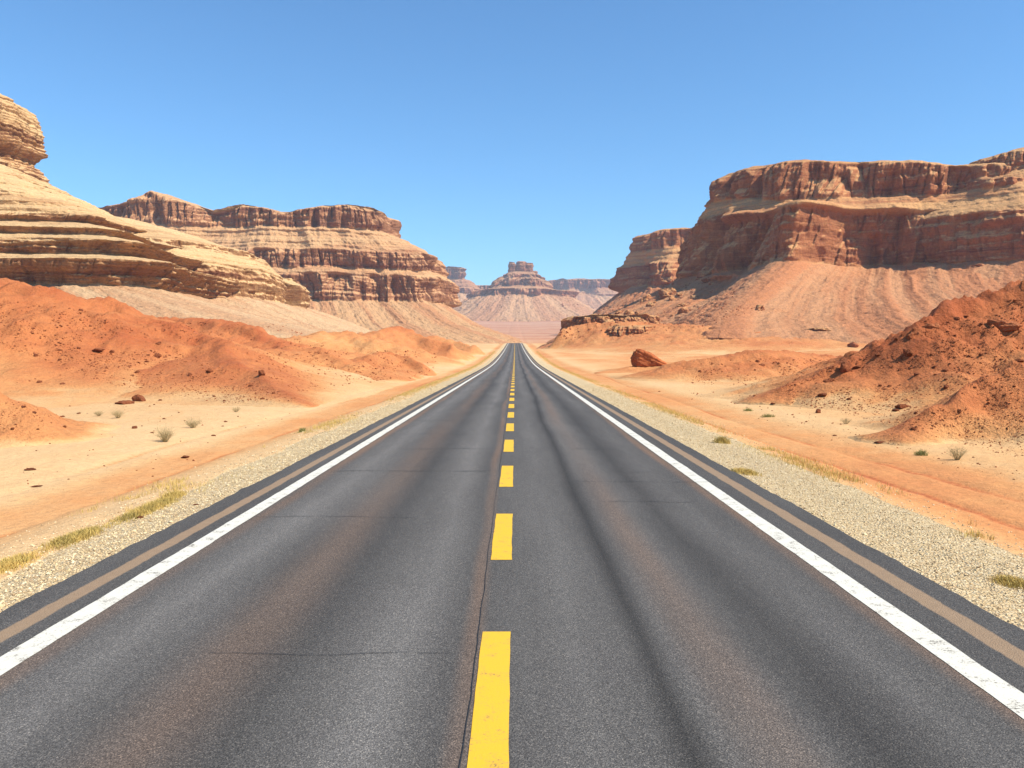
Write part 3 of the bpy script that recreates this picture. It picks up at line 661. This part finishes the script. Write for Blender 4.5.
RM = [rock_mesh('rock', M_stone, 11+i, 2, 8, 0.2, st) for i, st in enumerate([(1, .8, .7), (1, .7, .55), (.9, 1, .8), (1, .75, .9), (1, .55, .6), (1, .9, .45), (1, .8, 1)])]
BM = [rock_mesh('rock', M_stone, 51+i, 4, 10, 0.3, st, 0.05) for i, st in enumerate([(1, .8, .7), (1, .75, .55), (1, .7, .8), (1, .9, .6)])]
M_out = simple('outcrop_stone', (0.24, 0.07, 0.025), (0.44, 0.15, 0.06), 0.9, 0.3, 0.9, (0.16, 0.04, 0.02))
OM = [rock_mesh('outcrop', M_out, 81+i, 5, 12, 0.36, st, 0.06) for i, st in enumerate([(1, .8, .6), (1, .75, .8), (1, .7, .5), (1, .9, .7)])]
big = [ # px, py, width px, label, mesh
 (125, 404, 19, 'flat end of the rust red rock lying in the pale sand below the left dune', BM[1], .6),
 (140, 401, 15, 'round lump of rust red rock, largest stone in the pale sand below the left dune', BM[0], 1.3),
 (96, 351, 17, 'flat dark red rock slab halfway up the left dune', BM[3], .5),
 (157, 357, 9, 'dark red stone on the upper slope of the left dune', BM[2], .8),
 (210, 372, 8, 'dark red stone near the right end of the left dune', BM[0], .9),
 (262, 375, 9, 'small dark rock at the crest of the left dune tail', BM[2], 1),
 (30, 470, 11, 'low rust red stone alone on the pale sand at far left', BM[1], .6),
 (184, 458, 11, 'rust red stone beside the dirt track left of the road', BM[3], .7),
 (152, 433, 4, 'tiny dark stone on sand left of the dry bush', BM[0], .8),
 (140, 518, 9, 'brown stone on the left gravel verge by the grass', BM[0], .7),
 (196, 505, 7, 'dark flat stone on the left gravel verge near the asphalt', BM[1], .5),
 (35, 487, 14, 'low pinkish stone by the wheel rut at far left', BM[3], .35),
 (845, 371, 15, 'pointed red boulder standing on the lower slope of the right red hill', BM[2], 1.1),
 (829, 382, 16, 'wide low red rock just below the pointed boulder on the right hill', BM[3], .7),
 (857, 368, 9, 'small red rock right of the pointed boulder on the right hill', BM[0], .9),
 (853, 347, 15, 'red boulder on the left shoulder of the right red hill', BM[1], 1.0),
 (823, 396, 11, 'red rock at the foot of the right hill slope', BM[0], .9),
 (818, 413, 7, 'small dark red stone on the flat before the right hill', BM[2], 1),
 (902, 408, 14, 'broken dark red rock in the middle of the right hill slope', BM[1], .9),
 (877, 356, 9, 'dark rock under the crest of the right red hill', BM[3], .8),
 (909, 355, 13, 'dark red rock in the middle of the upper right hill', BM[2], .9),
 (896, 411, 8, 'small rock touching the broken dark red rock on the right hill', BM[0], .8),
 (945, 371, 8, 'red stone high on the smooth face of the right hill', BM[0], .8),
 (946, 388, 7, 'red stone low on the smooth face of the right hill', BM[2], .8),
 (1019, 362, 12, 'dark red rock on the ridge at the right picture edge', BM[1], .9),
 (880, 443, 12, 'flat brown stone beside the right dirt track', BM[1], .5),
 (772, 404, 7, 'tiny reddish stone at the tip of the right hill', BM[3], .7),
]
for px, py, wp, lab, me, fl in big: put_rock(me, px, py, wp, lab, flat=fl, name='rock')
outs = [(933, 320, 30, 'large dark red outcrop on the crest of the right red hill', .9), (914, 330, 24, 'knobbly red outcrop left of the large one on the right hill crest', .8),
 (896, 318, 19, 'small red outcrop topping the right hill crest', .8), (997, 322, 40, 'widest dark red outcrop high on the right hill near picture edge', .75), (960, 338, 20, 'low red outcrop below the wide one on the right hill', .6),
 (1018, 300, 26, 'red outcrop at the top right end of the hill crest', .7), (880, 338, 14, 'lowest outcrop on the left crest of the right hill', .8)]
for i, (px, py, wp, lab, fl) in enumerate(outs): put_rock(OM[i % 4], px, py, wp, lab, flat=fl*1.3, name='outcrop', cat='outcrop', sink=1.3)
far = [(759, 309, 15, 'dark pointed boulder alone on the talus fan of the right mesa', 1.3), (818, 329, 24, 'long low pale rock slab at the foot of the right mesa talus', .3),
 (645, 300, 16, 'tall crag left of the pair on the rubble slope under the right mesa', 1.5), (668, 296, 24, 'largest crag on the rubble slope under the right mesa', 1.5), (606, 318, 9, 'small dark crag above the low ledge right of the road', 1.2),
 (680, 306, 15, 'low crag right of the largest on the rubble slope', .8)]
OF = [rock_mesh('crag', M_right, 91+i, 5, 12, 0.4, st, 0.05) for i, st in enumerate([(1, .8, .8), (1, .75, .8), (1, .7, .7)])]
for m_ in OF:
    m_.attributes.new('zone', 'FLOAT', 'POINT'); a_ = m_.attributes.new('cliff', 'FLOAT', 'POINT'); a_.data.foreach_set('value', np.ones(len(m_.vertices), np.float32))
for i, (px, py, wp, lab, fl) in enumerate(far): put_rock(OF[i % 3], px, py, wp, lab, flat=fl, name='crag', cat='crag', sink=0.6)

CG = [(604, 310), (690, 262), (722, 278), (700, 312), (640, 332), (600, 334)]
def inpoly(px, py, poly):
    c = False; j = len(poly)-1
    for i in range(len(poly)):
        xi, yi = poly[i]; xj, yj = poly[j]
        if (yi > py) != (yj > py) and px < (xj-xi)*(py-yi)/(yj-yi)+xi: c = not c
        j = i
    return c
r_ = random.Random(21); c_ = 0
while c_ < 34:
    px, py = r_.uniform(598, 724), r_.uniform(262, 336)
    if inpoly(px, py, CG):
        c_ += 1; put_rock(OF[c_ % 3], px, py, 5+11*r_.random()**2, 'dark crag among broken rocks on the slope under the left end of the right mesa', 'crags on the slope under the right mesa', flat=r_.uniform(0.7, 1.5), name='crag', cat='crag', sink=0.5)
ZN = [ # polygon, number of single stones, rubble count, label
 ([(0, 300), (100, 312), (180, 350), (300, 400), (230, 405), (110, 385), (0, 345)], 85, 3200, 'small dark red stone scattered over the slope of the left dune', 'stones on the left dune'),
 ([(0, 350), (110, 390), (240, 410), (300, 410), (200, 470), (60, 500), (0, 500)], 28, 160, 'small stone lying on the pale sand left of the road', 'stones on the left sand'),
 ([(0, 395), (60, 415), (85, 430), (0, 432)], 12, 180, 'small dark stone on the low red mound at far left', 'stones on the far left mound'),
 ([(880, 340), (1024, 300), (1024, 460), (830, 410), (770, 400), (840, 360)], 95, 5200, 'small dark red stone scattered over the right red hill', 'stones on the right hill'),
 ([(700, 360), (850, 358), (800, 388), (690, 384)], 18, 800, 'tiny stone on the smooth red dune right of the boulder', 'stones on the right dune'),
 ([(620, 385), (780, 395), (860, 430), (1024, 468), (1024, 482), (830, 440), (700, 402)], 14, 260, 'small stone on the flat sand between dirt track and right hill', 'stones on the right flat'),
 ([(240, 352), (440, 350), (430, 376), (300, 392), (250, 374)], 0, 1100, '', ''),
 ([(560, 285), (700, 265), (760, 310), (690, 330), (560, 345)], 0, 1500, '', ''),
 ([(130, 322), (280, 322), (330, 348), (200, 350)], 0, 500, '', ''),
]
r_ = random.Random(3); rub = []
for poly, n1, n2, lab, grp in ZN:
    x0, x1 = min(p[0] for p in poly), max(p[0] for p in poly); y0, y1 = min(p[1] for p in poly), max(p[1] for p in poly)
    c = 0
    while c < n1+n2:
        px, py = r_.uniform(x0, x1), r_.uniform(y0, y1)
        if not inpoly(px, py, poly): continue
        c += 1
        # stones gather in patches
        if float(fbm(px/30.0, py/14.0, 3.3, 3)) < -0.12+0.35*r_.random()-0.2: 
            if c > n1: continue
        if c <= n1: put_rock(r_.choice(RM), px, py, 1.6+3.2*r_.random()**2.5, lab, grp, flat=r_.uniform(.6, 1), name='stone', cat='stone')
        else:
            s_ = spot(px, py)
            if s_: rub.append((*s_[0], (0.45+1.1*r_.random()**3)*s_[2]/F))
def pebbles(name, pts, mat, seed=1, flat=0.7):
    """many small angular stones in one mesh; pts = x, y, z, radius"""
    pts = np.array(pts); n = len(pts); g = np.random.RandomState(seed)
    base = np.array([(1, 0, 0), (-1, 0, 0), (0, 1, 0), (0, -1, 0), (0, 0, 1), (0, 0, -1)], float)
    fc = np.array([(0, 2, 4), (2, 1, 4), (1, 3, 4), (3, 0, 4), (2, 0, 5), (1, 2, 5), (3, 1, 5), (0, 3, 5)])
    v = base[None]*g.uniform(0.65, 1.25, (n, 6, 1))+g.normal(0, 0.12, (n, 6, 3)); v[:, :, 2] *= flat
    a = g.uniform(0, 6.28, n); ca, sa = np.cos(a)[:, None], np.sin(a)[:, None]
    t_ = g.normal(0, 0.35, n)[:, None]; v = np.stack([v[..., 0]*ca-v[..., 1]*sa, v[..., 0]*sa+v[..., 1]*ca, v[..., 2]+t_*v[..., 0]], -1)
    v = v*pts[:, 3][:, None, None]+pts[:, None, :3]
    f = fc[None]+(np.arange(n)*6)[:, None, None]
    return tag(obj(name, mesh_np(name, v, f.reshape(-1, 3), mat, smooth=False)), kind='stuff')
pebbles('rubble', rub, M_stone, 2)

# gravel of the verges
def gravel_mat():
    t = NT('gravel_stone'); p = t.pos()
    v = t.xyz(t.vor(p, 18, out='Color'))
    c = t.ramp(v[0], [(0, (0.36, 0.24, 0.14)), (0.3, (0.54, 0.39, 0.21)), (0.7, (0.62, 0.48, 0.28)), (1, (0.70, 0.58, 0.39))])
    return t.done(c, t.bump(t.noise(p, 60, 4), 0.01, 0.6))
g_ = np.random.RandomState(9); NG = 46000
y_ = np.exp(g_.uniform(np.log(3.2), np.log(60), NG)); side = g_.rand(NG) < 0.5
e_ = np.abs(g_.normal(0.55, 0.62, NG)); e_ = np.where(side, e_*1.0, e_*1.55)+0.02
x_ = np.where(side, EL-e_, ER+e_)
k = (np.abs(x_)/y_ < 0.75) & (e_ < 3.2); x_, y_, e_ = x_[k], y_[k], e_[k]
rad = (0.004+0.011*g_.rand(len(x_))**1.6)*(1+0.03*y_)
stray = g_.rand(len(x_)) < 0.004; rad[stray] *= 2.2
z_ = ground_z(x_, y_)+rad*0.25
pebbles('gravel', np.stack([x_, y_, z_, rad], -1), gravel_mat(), 4)

# ---------------------------------------------------------------- plants
def grass_mat(name, a, b):
    t = NT(name); p = t.pos()
    c = t.ramp(t.noise(p, 3.5, 4, 0.7), [(0.35, a), (0.65, b)])
    return t.done(c, None, 0.8)
M_gy = grass_mat('dry_grass', (0.60, 0.40, 0.12), (0.45, 0.33, 0.10)); M_go = grass_mat('olive_grass', (0.31, 0.23, 0.07), (0.58, 0.40, 0.12))
M_tw = grass_mat('dry_twig', (0.30, 0.22, 0.10), (0.42, 0.33, 0.17)); M_gr = grass_mat('green_sprig', (0.19, 0.19, 0.06), (0.33, 0.29, 0.10))
def blades(name, x, y, h, mat, seed=0, wd=0.006, lean=0.5, z0=None):
    n = len(x); g = np.random.RandomState(seed); a = g.uniform(0, 6.28, n); l = g.uniform(0.1, lean, n)*h; b = g.uniform(0, 6.28, n)
    z = ground_z(x, y)-0.01 if z0 is None else z0
    w_ = wd*g.uniform(0.6, 1.3, n)
    dx, dy = np.cos(a)*l, np.sin(a)*l; wx, wy = np.cos(b)*w_, np.sin(b)*w_
    v = np.stack([np.stack([x-wx, y-wy, z], -1), np.stack([x+wx, y+wy, z], -1), np.stack([x+dx*0.35-wx*.7, y+dy*0.35-wy*.7, z+h*0.55], -1),
                  np.stack([x+dx*0.35+wx*.7, y+dy*0.35+wy*.7, z+h*0.55], -1), np.stack([x+dx*1.2, y+dy*1.2, z+h*0.97], -1)], 1)
    f = np.array([(0, 1, 3), (0, 3, 2), (2, 3, 4)])[None]+(np.arange(n)*5)[:, None, None]
    return mesh_np(name, v, f.reshape(-1, 3), mat, smooth=False)
def clump(px, py, wpx, dpt, h, n, label, mat, name='grass_clump', seed=0, wd=0.004, cat='grass clump', lean=0.8, group=None):
    s_ = spot(px, py)
    if s_ is None: return
    loc, _, D = s_; g = np.random.RandomState(seed+5); w_ = wpx*D/F/2
    u = g.normal(0, 0.42, n); v = g.normal(0, 0.42, n); k = (u*u+v*v) < 1; u, v = u[k], v[k]
    x = u*w_; y = v*dpt+u*w_*(0.5 if abs(px) < 400 else 0)*0
    if dpt > 0.6: x = u*0.24-v*0.0; y = v*dpt      # long clumps run along the verge
    hh = h*(0.45+0.75*g.rand(len(x)))*(1-0.5*(u*u+v*v))
    zz = ground_z(x+loc.x, y+loc.y)-loc.z-0.01 if D < 60 and abs(loc.x) < 9 else np.full(len(x), -0.01)
    me = blades(name, x, y, hh, mat, seed, wd, lean, zz)
    return tag(obj(name, me, None, loc), label, cat, group)
clump(148, 510, 66, 1.35, 0.10, 3400, 'olive and yellow grass clump on the left verge, the farthest of three', M_go, seed=1)
clump(75, 539, 66, 0.85, 0.10, 2600, 'olive and yellow grass clump on the left verge, middle of three', M_go, seed=2)
clump(8, 566, 66, 0.7, 0.09, 2200, 'yellow grass clump on the left verge at the picture edge', M_gy, seed=3)
clump(172, 497, 20, 0.5, 0.10, 1500, 'small sparse yellow tuft beyond the olive clump on the left verge', M_gy, seed=4)
clump(745, 473, 34, 0.45, 0.11, 1300, 'low yellow grass tuft on the right gravel verge', M_gy, seed=5)
clump(722, 443, 20, 0.25, 0.22, 700, 'dry upright grass tuft on the right verge beyond the low yellow one', M_go, seed=6)
clump(1012, 583, 40, 0.3, 0.07, 1500, 'thin yellow grass patch on gravel at the right picture edge', M_gy, seed=7)
for i, (px, py, wp, lab) in enumerate([(768, 417, 16, 'green sprig on the flat before the right hill, right of the pair'), (748, 411, 11, 'small green sprig on the flat before the right hill, left of the pair'),
      (921, 455, 13, 'small green tuft by the right dirt track'), (302, 432, 9, 'green tuft on the left verge beyond the road bend mark')]):
    clump(px, py, wp, 0.22, 0.16, 260, lab, M_gr, 'sprig', 20+i, 0.006, 'plant')
# verge grass that nobody could count
g_ = np.random.RandomState(12); n = 60000
y_ = np.exp(g_.uniform(np.log(9), np.log(300), n)); side = g_.rand(n) < 0.5
e_ = np.where(side, 1.45, 2.15)+g_.normal(0, 0.33, n)+0.004*y_
x_ = np.where(side, EL-e_, ER+e_)
dn = fbm(y_/7.0, side*5.0, 7.7, 3)+0.36*(np.log(y_)-3.1)
k = (dn+0.5*fbm(x_/0.5, y_/0.9, 2.2, 2) > 0.12) & (e_ > 0.6); x_, y_ = x_[k], y_[k]
me = blades('verge_grass', x_, y_, 0.05+0.07*g_.rand(len(x_))+0.0006*y_, M_gy, 3, wd=0.004)
v_ = np.empty(len(me.vertices)*3, np.float32)
tag(obj('verge_grass', me), kind='stuff')

def bush(px, py, wpx, hpx, label, mat, seed=0, n=90, name='dry_bush'):
    s_ = spot(px, py)
    if s_ is None: return
    loc, _, D = s_; g = np.random.RandomState(seed); R_ = wpx*D/F/2; Hh = hpx*D/F
    V, Fc = [], []
    def ribbon(p, w0):
        side_ = g.normal(size=3); side_ /= np.linalg.norm(side_); o = len(V)
        for i, q in enumerate(p):
            ww = w0*(1-0.75*i/(len(p)-1)); V.append(q+side_*ww); V.append(q-side_*ww)
        for i in range(len(p)-1): Fc.append((o+2*i, o+2*i+1, o+2*i+3)); Fc.append((o+2*i, o+2*i+3, o+2*i+2))
    for _ in range(n):
        a = g.uniform(0, 6.28); rr = R_*math.sqrt(g.uniform(0.02, 1)); hh = Hh*g.uniform(0.45, 1.0)*(1-0.35*(rr/R_)**2)
        end = np.array([math.cos(a)*rr, math.sin(a)*rr, hh]); b0 = np.array([math.cos(a)*rr*0.12, math.sin(a)*rr*0.12, -0.02])
        p = [b0+(end-b0)*t+np.array([0, 0, 0.12*Hh*math.sin(3.1*t)])+g.normal(0, 0.03*R_, 3)*t for t in np.linspace(0, 1, 5)]
        ribbon(p, 0.0045)
        for _ in range(5):
            i = g.randint(1, 4); q = p[i]+(p[i+1]-p[i])*g.rand(); d = g.normal(0, 0.16*R_, 3); d[2] = abs(d[2])*1.2
            ribbon([q, q+d*0.5+g.normal(0, 0.01, 3), q+d], 0.003)
    me = mesh_np(name, np.array(V), np.array(Fc), mat, smooth=False)
    return tag(obj(name, me, None, loc), label, 'bush')
bush(165, 442, 24, 18, 'larger dry straw-coloured bush on the pale sand left of the road', M_tw, 1, 120)
bush(193, 428, 20, 10, 'low dry bush just beyond the larger one left of the road', M_tw, 2, 100)
bush(118, 418, 16, 10, 'dry bush on the sand near the lump of rust red rock', M_tw, 3, 80)
bush(99, 416, 11, 6, 'smallest dry bush on the sand, leftmost of the group', M_tw, 4, 60)
bush(957, 460, 22, 16, 'sparse pale bush right of the right dirt track', M_tw, 5, 70)
bush(236, 412, 12, 6, 'faint dry bush on the sand below the tail of the left dune', M_tw, 6, 50)
bush(846, 424, 13, 7, 'small dry bush on the flat at the foot of the right red hill', M_tw, 7, 50)
#</D>

# ---------------------------------------------------------------- haze
bm_co = np.array([(x, y, z) for x in (-1500, 1500) for y in (-200, 4400) for z in (-14, 330)], float)
hz = NT('haze'); hz.t.nodes.remove(hz.b); pv = hz.t.nodes.new('ShaderNodeVolumePrincipled')
pv.inputs['Density'].default_value = 0.00011; pv.inputs['Color'].default_value = (0.84, 0.87, 1.0, 1); pv.inputs['Anisotropy'].default_value = 0.0
hz.t.links.new(pv.outputs[0], hz.t.nodes['Material Output'].inputs['Volume'])
tag(obj('haze', mesh_np('haze', bm_co, [(0, 1, 3, 2), (4, 6, 7, 5), (0, 4, 5, 1), (2, 3, 7, 6), (0, 2, 6, 4), (1, 5, 7, 3)], hz.m, smooth=False)), kind='stuff')
